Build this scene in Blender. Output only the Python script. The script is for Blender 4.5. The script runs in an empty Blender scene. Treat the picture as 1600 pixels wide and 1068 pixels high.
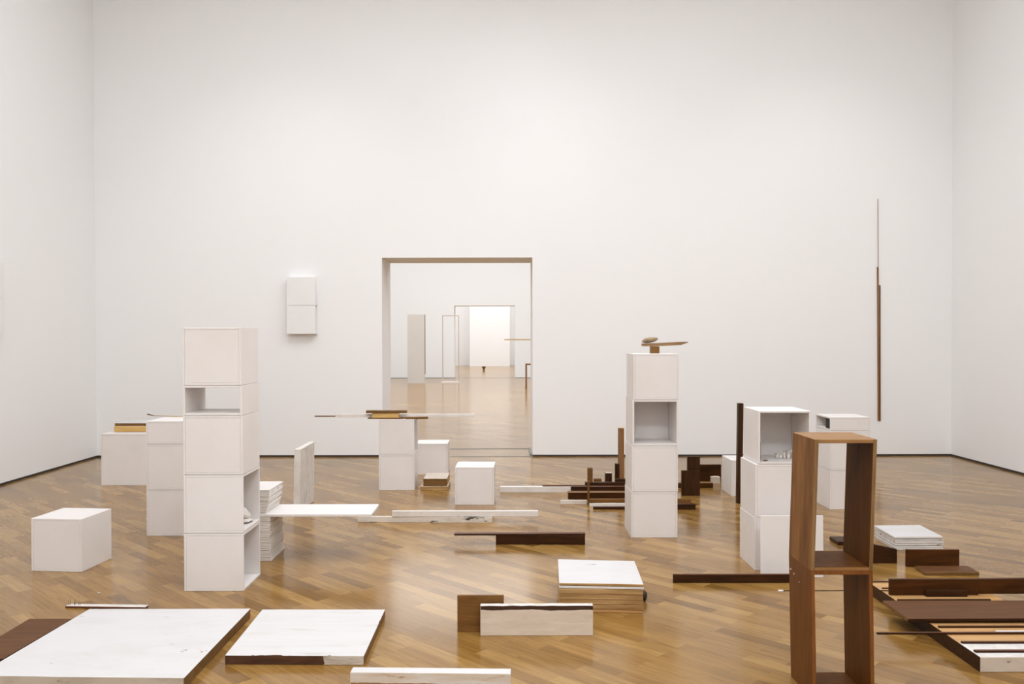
import bpy, bmesh, math, random
from mathutils import Vector, Matrix, Euler, noise as mnoise
random.seed(7)
C = bpy.context.scene.collection
scn = bpy.context.scene

# ------------------------------------------------------------------ camera
F_PX = 1350.0
EYE = 1.5
PITCH = math.radians(0.8)
ROLL = -0.0018
cam_d = bpy.data.cameras.new('camera')
cam = bpy.data.objects.new('camera', cam_d)
C.objects.link(cam)
cam_d.sensor_fit = 'HORIZONTAL'
cam_d.sensor_width = 36.0
cam_d.lens = 36.0 * F_PX / 1600.0
SX = 11.0
SY = math.tan(PITCH) * F_PX - 7.0
cam_d.shift_x = SX / 1600.0
cam_d.shift_y = SY / 1600.0
cam_d.clip_end = 200
CR = Matrix.Rotation(math.pi / 2 - PITCH, 3, 'X') @ Matrix.Rotation(ROLL, 3, 'Z')
cam.location = (0, 0, EYE)
cam.rotation_euler = CR.to_euler()
scn.camera = cam
EYEV = Vector((0, 0, EYE))

def ray(px, py):
    v = Vector(((px - 800 + SX) / F_PX, (534 - py + SY) / F_PX, -1.0))
    return CR @ v

def P(px, py, z=0.0):                       # point of the plane at height z seen at a pixel of the photo
    r = ray(px, py)
    t = (z - EYE) / r.z
    p = EYEV + r * t
    p.z = z
    return p

def PY(px, py, Y):                          # point of the vertical plane at distance Y
    r = ray(px, py)
    return EYEV + r * (Y / r.y)

def H(py, p):                               # height of pixel row py above/below world point p's column
    # solve on the vertical line through p
    r1 = (p - EYEV)
    # px of p
    c = CR.transposed() @ r1
    px = c.x / -c.z * F_PX + 800 - SX
    return PY(px, py, p.y).z

# ------------------------------------------------------------------ materials
def lin(c):
    return tuple(((x / 255.0) / 12.92 if x / 255.0 <= 0.04045 else ((x / 255.0 + 0.055) / 1.055) ** 2.4) for x in c)

def new_mat(name, rough=0.5, spec=0.5):
    m = bpy.data.materials.new(name)
    m.use_nodes = True
    nt = m.node_tree
    b = nt.nodes['Principled BSDF']
    b.inputs['Roughness'].default_value = rough
    b.inputs['Specular IOR Level'].default_value = spec
    return m, nt, b

def coords(nt, scale, rand=True, kind='Object'):
    tc = nt.nodes.new('ShaderNodeTexCoord')
    mp = nt.nodes.new('ShaderNodeMapping')
    mp.inputs['Scale'].default_value = scale
    nt.links.new(tc.outputs[kind], mp.inputs['Vector'])
    if rand:
        oi = nt.nodes.new('ShaderNodeObjectInfo')
        mu = nt.nodes.new('ShaderNodeMath'); mu.operation = 'MULTIPLY'
        mu.inputs[1].default_value = 37.0
        nt.links.new(oi.outputs['Random'], mu.inputs[0])
        nt.links.new(mu.outputs[0], mp.inputs['Location'])
    return mp.outputs['Vector']

def noise_node(nt, vec, scale, detail=4, rough=0.55, dist=0.0):
    n = nt.nodes.new('ShaderNodeTexNoise')
    n.inputs['Scale'].default_value = scale
    n.inputs['Detail'].default_value = detail
    n.inputs['Roughness'].default_value = rough
    n.inputs['Distortion'].default_value = dist
    nt.links.new(vec, n.inputs['Vector'])
    return n.outputs['Fac']

def ramp(nt, fac, stops):
    r = nt.nodes.new('ShaderNodeValToRGB')
    el = r.color_ramp.elements
    el[0].position = stops[0][0]; el[0].color = (*stops[0][1], 1)
    el[1].position = stops[-1][0]; el[1].color = (*stops[-1][1], 1)
    for p, c in stops[1:-1]:
        e = el.new(p); e.color = (*c, 1)
    nt.links.new(fac, r.inputs['Fac'])
    return r.outputs['Color']

def mixc(nt, fac, a, b, mode='MIX'):
    m = nt.nodes.new('ShaderNodeMix'); m.data_type = 'RGBA'; m.blend_type = mode
    for sock, v in ((m.inputs['Factor'], fac), (m.inputs[6], a), (m.inputs[7], b)):
        if isinstance(v, (int, float)): sock.default_value = v
        elif isinstance(v, tuple): sock.default_value = (*v, 1)
        else: nt.links.new(v, sock)
    return m.outputs[2]

def bump(nt, b, fac, strength=0.1, dist=0.002):
    bp = nt.nodes.new('ShaderNodeBump')
    bp.inputs['Strength'].default_value = strength
    bp.inputs['Distance'].default_value = dist
    nt.links.new(fac, bp.inputs['Height'])
    nt.links.new(bp.outputs[0], b.inputs['Normal'])

def wood(name, c1, c2, axis='x', grain=14.0, rough=0.45, c3=None, spec=0.4):
    m, nt, b = new_mat(name, rough, spec)
    b.inputs['Specular Tint'].default_value = (.75, .62, .44, 1)
    a, k = 1.2, grain
    sc = {'x': (a, k, k), 'y': (k, a, k), 'z': (k, k, a)}[axis]
    v = coords(nt, sc)
    n1 = noise_node(nt, v, 3.0, 6, 0.6, 0.6)
    v2 = coords(nt, tuple(s * 0.35 for s in sc))
    n2 = noise_node(nt, v2, 2.0, 3, 0.5, 1.2)
    col = ramp(nt, n1, [(0.3, lin(c1)), (0.7, lin(c2))])
    if c3:
        f = ramp(nt, n2, [(0.45, (0, 0, 0)), (0.65, (1, 1, 1))])
        col = mixc(nt, f, col, lin(c3))
    nt.links.new(col, b.inputs['Base Color'])
    bump(nt, b, n1, 0.15, 0.0015)
    return m

def paint(name, base, dirt, amt=0.25, scale=6.0, rough=0.55, chip=None, chip_t=0.68, chip_scale=9.0, streak=(1, 1, 1), spec=0.35):
    m, nt, b = new_mat(name, rough, spec)
    v = coords(nt, streak)
    n = noise_node(nt, v, scale, 5, 0.65)
    f = ramp(nt, n, [(0.45, (0, 0, 0)), (0.75, (amt, amt, amt))])
    col = mixc(nt, f, lin(base), lin(dirt))
    if chip:
        v2 = coords(nt, streak)
        n2 = noise_node(nt, v2, chip_scale, 8, 0.7, 0.3)
        f2 = ramp(nt, n2, [(chip_t, (0, 0, 0)), (chip_t + 0.02, (1, 1, 1))])
        col = mixc(nt, f2, col, lin(chip))
    nt.links.new(col, b.inputs['Base Color'])
    bump(nt, b, n, 0.06, 0.002)
    return m

def patch(name, base_mat_cols, patch_cols, axis, thresh, width=0.02, rough=0.5, greater=True, streak=(1, 6, 6), ns=22):
    """two finishes on one face: bare wood where the paint stops, ragged border"""
    m, nt, b = new_mat(name, rough, 0.35)
    tc = nt.nodes.new('ShaderNodeTexCoord')
    sp = nt.nodes.new('ShaderNodeSeparateXYZ')
    nt.links.new(tc.outputs['Object'], sp.inputs[0])
    v = coords(nt, (1, 1, 1), rand=False)
    n = noise_node(nt, v, ns, 5, 0.6)
    ad = nt.nodes.new('ShaderNodeMath'); ad.operation = 'MULTIPLY_ADD'
    nt.links.new(n, ad.inputs[0]); ad.inputs[1].default_value = width; 
    nt.links.new(sp.outputs['XYZ'.index(axis.upper())], ad.inputs[2])
    cmpn = nt.nodes.new('ShaderNodeMath'); cmpn.operation = 'GREATER_THAN' if greater else 'LESS_THAN'
    nt.links.new(ad.outputs[0], cmpn.inputs[0]); cmpn.inputs[1].default_value = thresh + width * 0.5
    vg = coords(nt, streak)
    g = noise_node(nt, vg, 6, 6, 0.65, 0.4)
    ca = ramp(nt, g, [(0.35, lin(base_mat_cols[0])), (0.7, lin(base_mat_cols[1]))])
    cb = ramp(nt, g, [(0.4, lin(patch_cols[0])), (0.62, lin(patch_cols[1])), (0.72, lin(patch_cols[2]))])
    nt.links.new(mixc(nt, cmpn.outputs[0], ca, cb), b.inputs['Base Color'])
    return m

M = {}
M['wall'] = paint('gallery_wall_paint', (245, 244, 243), (243, 241, 240), 0.5, 0.6, 0.75, spec=0.2)
M['wall_cool'] = paint('next_room_wall_paint', (243, 244, 245), (241, 242, 244), 0.5, 0.6, 0.75, spec=0.2)
M['ceiling'] = paint('ceiling_paint', (225, 224, 222), (220, 218, 216), 0.5, 0.6, 0.85, spec=0.1)
M['white'] = paint('white_box_paint', (233, 227, 223), (221, 213, 206), 0.5, 2.5, 0.5)
M['white_worn'] = paint('worn_white_paint', (230, 223, 216), (200, 190, 179), 0.6, 7.0, 0.55)
M['white_slab'] = paint('slab_top_paint', (212, 209, 208), (196, 190, 183), 0.5, 4.0, 0.5, streak=(0.9, 2, 2), chip=(158, 136, 112), chip_t=0.665, chip_scale=5)
M['white_chip'] = paint('chipped_white_paint', (226, 220, 213), (190, 178, 166), 0.8, 9.0, 0.55, chip=(104, 78, 56), chip_t=0.62, chip_scale=9, streak=(1, 3, 3))
M['white_smear'] = paint('smeared_white_paint', (222, 213, 202), (188, 174, 158), 0.8, 6.0, 0.55, chip=(74, 68, 62), chip_t=0.60, chip_scale=7, streak=(0.8, 3, 3))
M['cream'] = paint('cream_paint', (206, 192, 175), (184, 166, 146), 0.8, 6.0, 0.55, chip=(80, 55, 40), chip_t=0.66, chip_scale=10, streak=(1, 3, 3))
M['cream_edge'] = paint('grey_cream_edge_paint', (196, 184, 168), (158, 143, 124), 0.9, 6.0, 0.55, chip=(40, 32, 26), chip_t=0.655, chip_scale=12, streak=(1, 2, 2))
M['dark'] = wood('dark_wenge_wood', (40, 22, 11), (66, 38, 20), 'x', rough=0.45, spec=.25)
M['dark_z'] = wood('dark_wenge_wood_upright', (42, 24, 12), (68, 41, 22), 'z', rough=0.45, spec=.25)
M['reddish'] = wood('reddish_dark_wood', (84, 48, 30), (108, 66, 44), 'x', rough=0.45, spec=.25)
M['mauve'] = wood('mauve_brown_veneer', (86, 54, 31), (104, 69, 43), 'x', 10, rough=0.5, spec=.15)
M['plankwood'] = wood('knotty_dark_plank', (56, 31, 12), (86, 50, 21), 'x', 9, rough=0.5, c3=(44, 24, 9), spec=.18)
M['brown'] = wood('mid_brown_wood', (98, 65, 31), (132, 92, 48), 'x', rough=0.5)
M['brown_z'] = wood('mid_brown_wood_upright', (92, 61, 30), (128, 90, 48), 'z', rough=0.5)
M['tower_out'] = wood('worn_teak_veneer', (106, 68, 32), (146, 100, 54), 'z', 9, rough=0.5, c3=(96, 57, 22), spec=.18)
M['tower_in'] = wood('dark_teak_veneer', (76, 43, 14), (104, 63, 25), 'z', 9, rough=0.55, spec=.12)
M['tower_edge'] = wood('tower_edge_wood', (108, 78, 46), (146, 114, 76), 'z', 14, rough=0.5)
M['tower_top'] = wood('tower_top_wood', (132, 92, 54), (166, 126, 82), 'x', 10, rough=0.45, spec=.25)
M['tower_low'] = wood('red_teak_veneer', (90, 51, 16), (116, 70, 28), 'z', 9, rough=0.45, spec=.15)
M['tower_low_edge'] = wood('red_teak_edge', (104, 60, 26), (136, 86, 44), 'z', 14, rough=0.45, spec=.25)
M['raw'] = wood('raw_oak', (178, 130, 78), (206, 160, 104), 'x', 10, rough=0.45)
M['ply'] = wood('plywood_edge', (150, 112, 66), (208, 172, 120), 'x', 26, rough=0.6, c3=(142, 104, 62))
M['ply_gold'] = wood('golden_plywood', (196, 156, 92), (218, 180, 116), 'x', 12, rough=0.6)
M['bark'] = wood('weathered_driftwood', (120, 92, 62), (166, 134, 96), 'x', 8, rough=0.75)
M['black'] = paint('black_block', (20, 17, 15), (30, 26, 22), 0.5, 5, 0.6)
M['nail'] = paint('rusty_iron', (52, 44, 40), (84, 60, 46), 0.6, 30, 0.5)
M['stone'] = paint('buff_pebble', (160, 138, 108), (118, 96, 70), 0.9, 25, 0.75)
M['darkstone'] = paint('dark_pebble', (44, 32, 26), (70, 54, 44), 0.8, 20, 0.6)
M['plaster'] = paint('white_plaster', (226, 220, 212), (180, 168, 156), 0.7, 20, 0.7)
M['panel_paint'] = paint('pale_panel_paint', (212, 207, 202), (204, 198, 192), 0.5, 1.0, 0.6)
M['gap'] = paint('dark_shadow_gap_strip', (58, 52, 48), (50, 45, 40), 0.5, 5, 0.6)
M['metal'] = paint('threshold_metal', (128, 124, 116), (110, 104, 96), 0.5, 5, 0.4)
M['brass'] = wood('pale_yellow_rod', (196, 164, 112), (210, 182, 132), 'x', 8, rough=0.5)
M['rodbrown'] = wood('brown_rod', (98, 70, 36), (128, 94, 54), 'x', 8, rough=0.5)
M['rodbrown_z'] = wood('brown_rod_upright', (122, 84, 52), (150, 108, 70), 'z', 8, rough=0.5)
M['frame_beige'] = paint('beige_thin_frame', (196, 186, 172), (180, 168, 150), 0.5, 5, 0.5)
M['slab2_front'] = patch('half_painted_brown_edge', ((66, 40, 26), (92, 60, 40)), ((208, 198, 184), (170, 156, 138), (88, 74, 62)), 'x', 0.455, 0.03)
M['beam_front'] = patch('rust_stained_white_edge', ((134, 92, 56), (160, 118, 78)), ((216, 208, 198), (206, 190, 170), (166, 122, 78)), 'z', 0.073, 0.012)
M['beam_stripe'] = patch('white_face_with_bare_dark_stripe', ((222, 207, 190), (206, 189, 168)), ((70, 46, 32), (54, 34, 24), (84, 60, 44)), 'z', 0.130, 0.030, ns=5)

def floor_mat():
    m, nt, b = new_mat('oak_parquet', 0.2, 0.38)
    b.inputs['Specular Tint'].default_value = (.84, .72, .54, 1)
    tc = nt.nodes.new('ShaderNodeTexCoord')
    mp = nt.nodes.new('ShaderNodeMapping')
    mp.inputs['Rotation'].default_value = (0, 0, math.radians(45))
    nt.links.new(tc.outputs['Object'], mp.inputs['Vector'])
    def brick(c1, c2, mort, w=0.47, h=0.082, off=0.37):
        br = nt.nodes.new('ShaderNodeTexBrick')
        br.inputs['Scale'].default_value = 1.0
        br.inputs['Brick Width'].default_value = w
        br.inputs['Row Height'].default_value = h
        br.inputs['Mortar Size'].default_value = 0.0003
        br.inputs['Mortar Smooth'].default_value = 0.3
        br.inputs['Bias'].default_value = 0.0
        br.offset = off; br.offset_frequency = 2; br.squash = 1.0
        br.inputs['Color1'].default_value = (*c1, 1); br.inputs['Color2'].default_value = (*c2, 1)
        br.inputs['Mortar'].default_value = (*mort, 1)
        nt.links.new(mp.outputs[0], br.inputs['Vector'])
        return br
    br = brick((0, 0, 0), (1, 1, 1), (0.5, 0.5, 0.5))
    tone = ramp(nt, br.outputs['Color'], [(0.0, lin((120, 86, 41))), (0.15, lin((139, 102, 50))), (0.6, lin((150, 113, 60))), (1.0, lin((168, 131, 74)))])
    # grain along the plank, shifted per plank
    ad = nt.nodes.new('ShaderNodeVectorMath'); ad.operation = 'MULTIPLY_ADD'
    cmb = nt.nodes.new('ShaderNodeCombineXYZ')
    cmb.inputs[0].default_value = 40; cmb.inputs[1].default_value = 17; cmb.inputs[2].default_value = 9
    nt.links.new(br.outputs['Color'], ad.inputs[0]); nt.links.new(cmb.outputs[0], ad.inputs[1]); nt.links.new(mp.outputs[0], ad.inputs[2])
    m2 = nt.nodes.new('ShaderNodeMapping'); m2.inputs['Scale'].default_value = (1.8, 26, 26)
    nt.links.new(ad.outputs[0], m2.inputs['Vector'])
    g = noise_node(nt, m2.outputs[0], 2.2, 6, 0.62, 0.7)
    gc = ramp(nt, g, [(0.3, (0.62, 0.58, 0.52)), (0.52, (1.0, 1.0, 1.0)), (0.72, (1.22, 1.2, 1.16))])
    col = mixc(nt, 0.75, tone, gc, 'MULTIPLY')
    # large patches of wear
    big = noise_node(nt, tc.outputs['Object'], 0.7, 3, 0.5)
    bc = ramp(nt, big, [(0.3, (0.86, 0.85, 0.84)), (0.7, (1.08, 1.07, 1.05))])
    col = mixc(nt, 1.0, col, bc, 'MULTIPLY')
    col = mixc(nt, br.outputs['Fac'], col, lin((142, 106, 62)))
    nt.links.new(col, b.inputs['Base Color'])
    rr = nt.nodes.new('ShaderNodeMapRange')
    rr.inputs['To Min'].default_value = 0.12; rr.inputs['To Max'].default_value = 0.22
    nt.links.new(g, rr.inputs['Value']); nt.links.new(rr.outputs[0], b.inputs['Roughness'])
    bump(nt, b, g, 0.02, 0.001)
    return m
M['floor'] = floor_mat()

# ------------------------------------------------------------------ mesh helpers
def tag(o, label=None, cat=None, group=None, kind=None):
    if label: o['label'] = label
    if cat: o['category'] = cat
    if group: o['group'] = group
    if kind: o['kind'] = kind
    return o

def link(name, bm, mats, parent=None, loc=(0, 0, 0), rot=0.0, smooth=False):
    me = bpy.data.meshes.new(name)
    bm.normal_update()
    bm.to_mesh(me); bm.free()
    for mm in (mats if isinstance(mats, (list, tuple)) else [mats]):
        me.materials.append(M[mm] if isinstance(mm, str) else mm)
    if smooth:
        for p in me.polygons: p.use_smooth = True
    o = bpy.data.objects.new(name, me)
    C.objects.link(o)
    o.parent = parent
    o.location = loc
    if not isinstance(rot, (int, float)): o.rotation_euler = rot
    else: o.rotation_euler = (0, 0, rot)
    return o

def empty(name, loc, rot=0.0):
    o = bpy.data.objects.new(name, None)
    o.empty_display_size = 0.05
    C.objects.link(o); o.location = loc; o.rotation_euler = (0, 0, rot)
    return o

def add_box(bm, x0, x1, y0, y1, z0, z1, bev=0.0012, mi=0, sx=0.0):
    r = bmesh.ops.create_cube(bm, size=1.0)
    vs = r['verts']
    for v in vs:
        v.co = Vector((x0 + (v.co.x + .5) * (x1 - x0), y0 + (v.co.y + .5) * (y1 - y0), z0 + (v.co.z + .5) * (z1 - z0)))
        v.co.x += sx * v.co.z
    fs = set(f for v in vs for f in v.link_faces)
    for f in fs: f.material_index = mi
    if bev > 0:
        es = set(e for v in vs for e in v.link_edges)
        bmesh.ops.bevel(bm, geom=list(es), offset=bev, segments=1, affect='EDGES', profile=0.5)

def face_mats(bm, keys):
    """keys: dict side->index ; sides top bottom front back left right in local axes"""
    bm.normal_update()
    for f in bm.faces:
        n = f.normal
        a = max(range(3), key=lambda i: abs(n[i]))
        s = [('left', 'right'), ('front', 'back'), ('bottom', 'top')][a][1 if n[a] > 0 else 0]
        f.material_index = keys.get(s, 0)

def multi(matspec):
    """'name' or dict(default=..., top=...) -> list of mats, dict side->index"""
    if isinstance(matspec, str): return [matspec], {}
    mats = [matspec['default']]; keys = {}
    for k, v in matspec.items():
        if k == 'default': continue
        if v not in mats: mats.append(v)
        keys[k] = mats.index(v)
    return mats, keys

def rough_edges(bm, amp, L, seed, cuts=14):
    """divide a board along its length and let its long edges wander"""
    for i in range(1, cuts):
        x = L * i / cuts + random.uniform(-.2, .2) * L / cuts
        g = bm.verts[:] + bm.edges[:] + bm.faces[:]
        bmesh.ops.bisect_plane(bm, geom=g, plane_co=(x, 0, 0), plane_no=(1, 0, 0))
    for v in bm.verts:
        n = mnoise.noise(Vector((v.co.x * 28 + seed * 3.1, (v.co.y > 0) * 5.0, (v.co.z > 0.01) * 9.0 + seed)))
        n2 = mnoise.noise(Vector((v.co.x * 19 - seed, 4.0 + v.co.y * 9, seed)))
        if v.co.z > 0.004: v.co.z += n * amp
        v.co.y += n2 * amp * 0.6

def board(name, A, B, depth, h, mat, z0=None, bev=0.0015, amp=0.0, h2=None, lean=0.0, parent=None):
    """board whose front bottom edge runs from A to B (world); depth backwards; h upwards"""
    A = Vector(A); B = Vector(B)
    if z0 is not None: A.z = z0
    d = (B - A); L = math.hypot(d.x, d.y); ang = math.atan2(d.y, d.x)
    bm = bmesh.new()
    add_box(bm, 0, L, 0, depth, 0, h, bev)
    if h2 is not None:
        for v in bm.verts:
            if v.co.z > h * .5: v.co.z += (h2 - h) * (v.co.x / L)
    if lean:
        for v in bm.verts: v.co.y += lean * v.co.z / h
    mats, keys = multi(mat)
    face_mats(bm, keys)
    if amp: rough_edges(bm, amp, L, random.random() * 50)
    return link(name, bm, mats, parent, A, ang)

def fboard(name, x0, x1, yb, depth, h, mat, z=0.0, yb2=None, **k):
    """board standing at height z with the front bottom edge seen from (x0,yb) to (x1,yb2)"""
    return board(name, P(x0, yb, z + 1e-4), P(x1, yb if yb2 is None else yb2, z + 1e-4), depth, h, mat, **k)

def yboard(name, x0, x1, Y, depth, h, mat, z=0.0, **k):
    a = PY(x0, 700, Y); b = PY(x1, 700, Y)
    a.z = b.z = z + 1e-4
    return board(name, a, b, depth, h, mat, **k)

def prism(name, quad, z0, z1, mat, bev=0.0015, amp=0.0, parent=None):
    """quad: FL FR BR BL world points; extruded z0..z1"""
    q = [Vector((p.x, p.y, 0)) for p in quad]
    A = q[0]; d = q[1] - q[0]; ang = math.atan2(d.y, d.x)
    R = Matrix.Rotation(-ang, 3, 'Z')
    loc = [R @ (p - A) for p in q]
    bm = bmesh.new()
    lo = [bm.verts.new((p.x, p.y, 0)) for p in loc]
    hi = [bm.verts.new((p.x, p.y, z1 - z0)) for p in loc]
    bm.faces.new(lo[::-1]); bm.faces.new(hi)
    for i in range(4):
        j = (i + 1) % 4
        bm.faces.new((lo[i], lo[j], hi[j], hi[i]))
    if bev: bmesh.ops.bevel(bm, geom=bm.edges[:], offset=bev, segments=1, affect='EDGES', profile=0.5)
    mats, keys = multi(mat)
    face_mats(bm, keys)
    if amp: rough_edges(bm, amp, d.length, random.random() * 50, 18)
    return link(name, bm, mats, parent, (A.x, A.y, z0 + 1e-4), ang)

T = 0.013
def crate(A, B=None, w=.35, d=.35, h=.35, z0=0.0, open_=(), name='white_box', mat='white', t=T, sx=0.0, mats=None, dx=0.0):
    """box of boards; closed ones are a single mesh, open ones have their panels as parts"""
    A = Vector(A); ang = 0.0
    if B is not None:
        dd = Vector(B) - A; ang = math.atan2(dd.y, dd.x)
    A.z = z0 + 5e-4; A.x += dx
    h -= 2.4e-3
    e = 0.0006
    pn = [('side_panel', 'left', (0, t, 0, d, 0, h)),
          ('side_panel', 'right', (w - t, w, 0, d, 0, h)),
          ('bottom_panel', 'bottom', (t + e, w - t - e, 0, d, 0, t)),
          ('top_panel', 'top', (t + e, w - t - e, 0, d, h - t, h)),
          ('front_panel', 'front', (t + e, w - t - e, 0.0006, t, t + e, h - t - e)),
          ('back_panel', 'back', (t + e, w - t - e, d - t, d - 0.0006, t + e, h - t - e))]
    if not open_:
        bm = bmesh.new()
        for _, s, b in pn: add_box(bm, *b, bev=0.0012, sx=sx)
        o = link(name, bm, mat, None, A, ang)
        return o
    root = empty(name, A, ang)
    # open crates: top and bottom run the full width so that their edges show
    for nm, s, b in pn:
        if s in open_: continue
        b = list(b)
        if 'left' in open_ and s in ('bottom', 'top', 'front', 'back'): b[0] = 0
        if 'right' in open_ and s in ('bottom', 'top', 'front', 'back'): b[1] = w
        if s in ('bottom', 'top', 'left', 'right') :
            pass
        bm = bmesh.new(); add_box(bm, *b, bev=0.0010, sx=sx)
        mm = mat
        if mats: mm = mats.get(s, mat)
        ml, keys = multi(mm); face_mats(bm, keys)
        link(nm, bm, ml, root)
    return root

def rod(name, a, b, r, mat, r2=None, parent=None, seg=10):
    a = Vector(a); b = Vector(b); d = b - a; L = d.length
    bm = bmesh.new()
    bmesh.ops.create_cone(bm, cap_ends=True, segments=seg, radius1=r, radius2=r if r2 is None else r2, depth=L)
    for v in bm.verts: v.co = Vector((v.co.z + L / 2, v.co.y, -v.co.x))
    q = Vector((1, 0, 0)).rotation_difference(d.normalized())
    o = link(name, bm, mat, parent, a, q.to_euler())
    for p in o.data.polygons:
        if len(p.vertices) == 4: p.use_smooth = True
    return o

def pebble(name, c, s, mat, rot=(0, 0, 0), seed=1.0, rough=0.12, sub=3, smooth=True, freq=2.0):
    bm = bmesh.new()
    bmesh.ops.create_icosphere(bm, subdivisions=sub, radius=1.0)
    for v in bm.verts:
        k = 1 + rough * mnoise.noise(v.co * freq + Vector((seed, seed * 2, 0)))
        v.co = Vector((v.co.x * s[0] * k, v.co.y * s[1] * k, v.co.z * s[2] * k))
    R = Euler(rot).to_matrix()
    for v in bm.verts: v.co = R @ v.co
    zmin = min(v.co.z for v in bm.verts)
    for v in bm.verts: v.co.z -= zmin
    return link(name, bm, mat, None, c, smooth=smooth)

def profile(name, pts, A, depth, mat, ang=0.0, parent=None, bev=0.002):
    """outline in local x/z extruded backwards"""
    bm = bmesh.new()
    f = [bm.verts.new((x, 0, z)) for x, z in pts]
    k = [bm.verts.new((x, depth, z)) for x, z in pts]
    bm.faces.new(f); bm.faces.new(k[::-1])
    n = len(pts)
    for i in range(n):
        j = (i + 1) % n
        bm.faces.new((f[j], f[i], k[i], k[j]))
    bmesh.ops.recalc_face_normals(bm, faces=bm.faces)
    if bev: bmesh.ops.bevel(bm, geom=bm.edges[:], offset=bev, segments=2, affect='EDGES', profile=0.5)
    return link(name, bm, mat, parent, A, ang)

def struct(name, bm, mat, **k):
    return tag(link(name, bm, mat, **k), kind='structure')

# ------------------------------------------------------------------ the rooms
YB = P(790, 712.8, 0).y                     # back wall
XL = P(158, 712, 0).x
XR = P(1490, 712.6, 0).x
CZ = 6.6
TH = 0.80
Y0 = -3.5
def wallbox(name, x0, x1, y0, y1, z0, z1, mat):
    bm = bmesh.new(); add_box(bm, x0, x1, y0, y1, z0, z1, 0)
    return struct(name, bm, mat)

def floor_obj(x0, x1, y0, y1):
    bm = bmesh.new(); add_box(bm, x0, x1, y0, y1, -0.2, 0, 0)
    return struct('floor', bm, 'floor')
dl = PY(597, 500, YB).x; dr = PY(832, 500, YB).x; dz = PY(715, 402.3, YB).z
YR2 = YB + TH
Y2 = P(680, 590.2, 0).y
R2L, R2R = -9.0, 7.5
d2l = PY(709.8, 540, Y2).x; d2r = PY(804.8, 540, Y2).x; d2z = PY(757, 477.2, Y2).z
Y3 = P(715, 570.8, 0).y
floor_obj(XL - .3, XR + .3, Y0, YB)
floor_obj(R2L, R2R, YB + .0, Y2 + TH)
floor_obj(R2L, R2R, Y2 + TH, Y3 + .3)

def wall_with_door(name, x0, x1, y0, y1, z1, a, b, h, mat):
    bm = bmesh.new()
    add_box(bm, x0, a, y0, y1, 0, z1, 0)
    add_box(bm, b, x1, y0, y1, 0, z1, 0)
    add_box(bm, a, b, y0, y1, h, z1, 0)
    return struct(name, bm, mat)
wall_with_door('wall_back', min(XL, R2L) - .3, max(XR, R2R) + .3, YB, YR2, CZ, dl, dr, dz, 'wall')
wallbox('wall_left', XL - .3, XL, Y0, YB, 0, CZ, 'wall')
wallbox('wall_right', XR, XR + .3, Y0, YB, 0, CZ, 'wall')
wallbox('wall_front', XL - .3, XR + .3, Y0 - .3, Y0, 0, CZ, 'wall')
wallbox('ceiling', XL - .3, XR + .3, Y0 - .3, YB, CZ, CZ + .2, 'ceiling')
wall_with_door('wall_back', R2L, R2R, Y2, Y2 + TH, CZ, d2l, d2r, d2z, 'wall_cool')
wallbox('wall_left', R2L - .3, R2L, YR2, Y3, 0, CZ, 'wall_cool')
wallbox('wall_right', R2R, R2R + .3, YR2, Y3, 0, CZ, 'wall_cool')
wallbox('ceiling', R2L - .3, R2R + .3, YR2, Y3 + .3, CZ, CZ + .2, 'ceiling')
wallbox('wall_back', R2L, R2R, Y3, Y3 + .3, 0, CZ, 'wall')
YP = P(765, 571.6, 0).y
pa = PY(734.5, 540, YP).x; pb = PY(796.5, 540, YP).x
wallbox('wall_partition', pa, pb, YP - 0.3, Y3 - 0.001, 0, CZ - .002, 'wall')
# dark strip painting the shade of the gap at the foot of the walls
g = 0.022
def strip(name, x0, x1, y0, y1, z1=g):
    bm = bmesh.new(); add_box(bm, x0, x1, y0, y1, 0.0005, z1, 0.0)
    return struct(name, bm, 'gap')
strip('gap_shade_back', XL, dl, YB - .004, YB - .0002)
strip('gap_shade_back', dr, XR, YB - .004, YB - .0002)
strip('gap_shade_left', XL + .0002, XL + .006, Y0, YB - .005)
strip('gap_shade_right', XR - .006, XR - .0002, Y0, YB - .005)
strip('gap_shade_back', R2L, d2l, Y2 - .004, Y2 - .0002, .012)
strip('gap_shade_back', d2r, R2R, Y2 - .004, Y2 - .0002, .012)
for nm, x0, x1, ya, yb in (('trim_1', dl, dr, YB - .02, YB + .045), ('trim_2', dl, dr, YR2 - .06, YR2 + .0), ('trim_3', d2l, d2r, Y2 - .02, Y2 + .06)):
    bm = bmesh.new(); add_box(bm, x0 + .001, x1 - .001, ya, yb, 0.0003, 0.004, 0)
    struct(nm, bm, 'metal')
bm = bmesh.new(); add_box(bm, dr - .03, dr - .0005, YB + .05, YR2 - .07, 0.0005, .02, 0)
struct('trim_4', bm, 'metal')

# ------------------------------------------------------------------ boxes
U = .35
def tg(o, label, group=None, cat='box'): return tag(o, label, cat, group)

# left cube
tg(crate(P(49.3, 891.5), P(133.6, 893.6), w=.342, d=.35, h=.342), 'white cube standing alone on the parquet at far left')

# low wide box far left
ub = P(158.5, 758)
tg(crate(ub, w=.52, d=.36, h=.528), 'wide low white box near the left wall carrying a plywood block')
zt = .529
a = P(178.2, 674.2, zt)
o = board('plywood_block', a, a + Vector((.345, 0, 0)), .34, .060, {'default': 'ply_gold', 'top': 'white_chip'}, z0=zt + .0002)
tag(o, 'golden plywood block lying on the low wide white box', 'wood block')
o = board('painted_slab', a + Vector((.006, .004, 0)), a + Vector((.345, .004, 0)), .36, .028, {'default': 'brown', 'top': 'white_slab', 'front': 'white_chip'}, z0=zt + .0607, amp=.0015)
o.data.materials[o.data.materials.find('chipped_white_paint')] = M['brown']
tag(o, 'white topped slab with bare brown edge on the golden plywood block', 'board')

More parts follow.
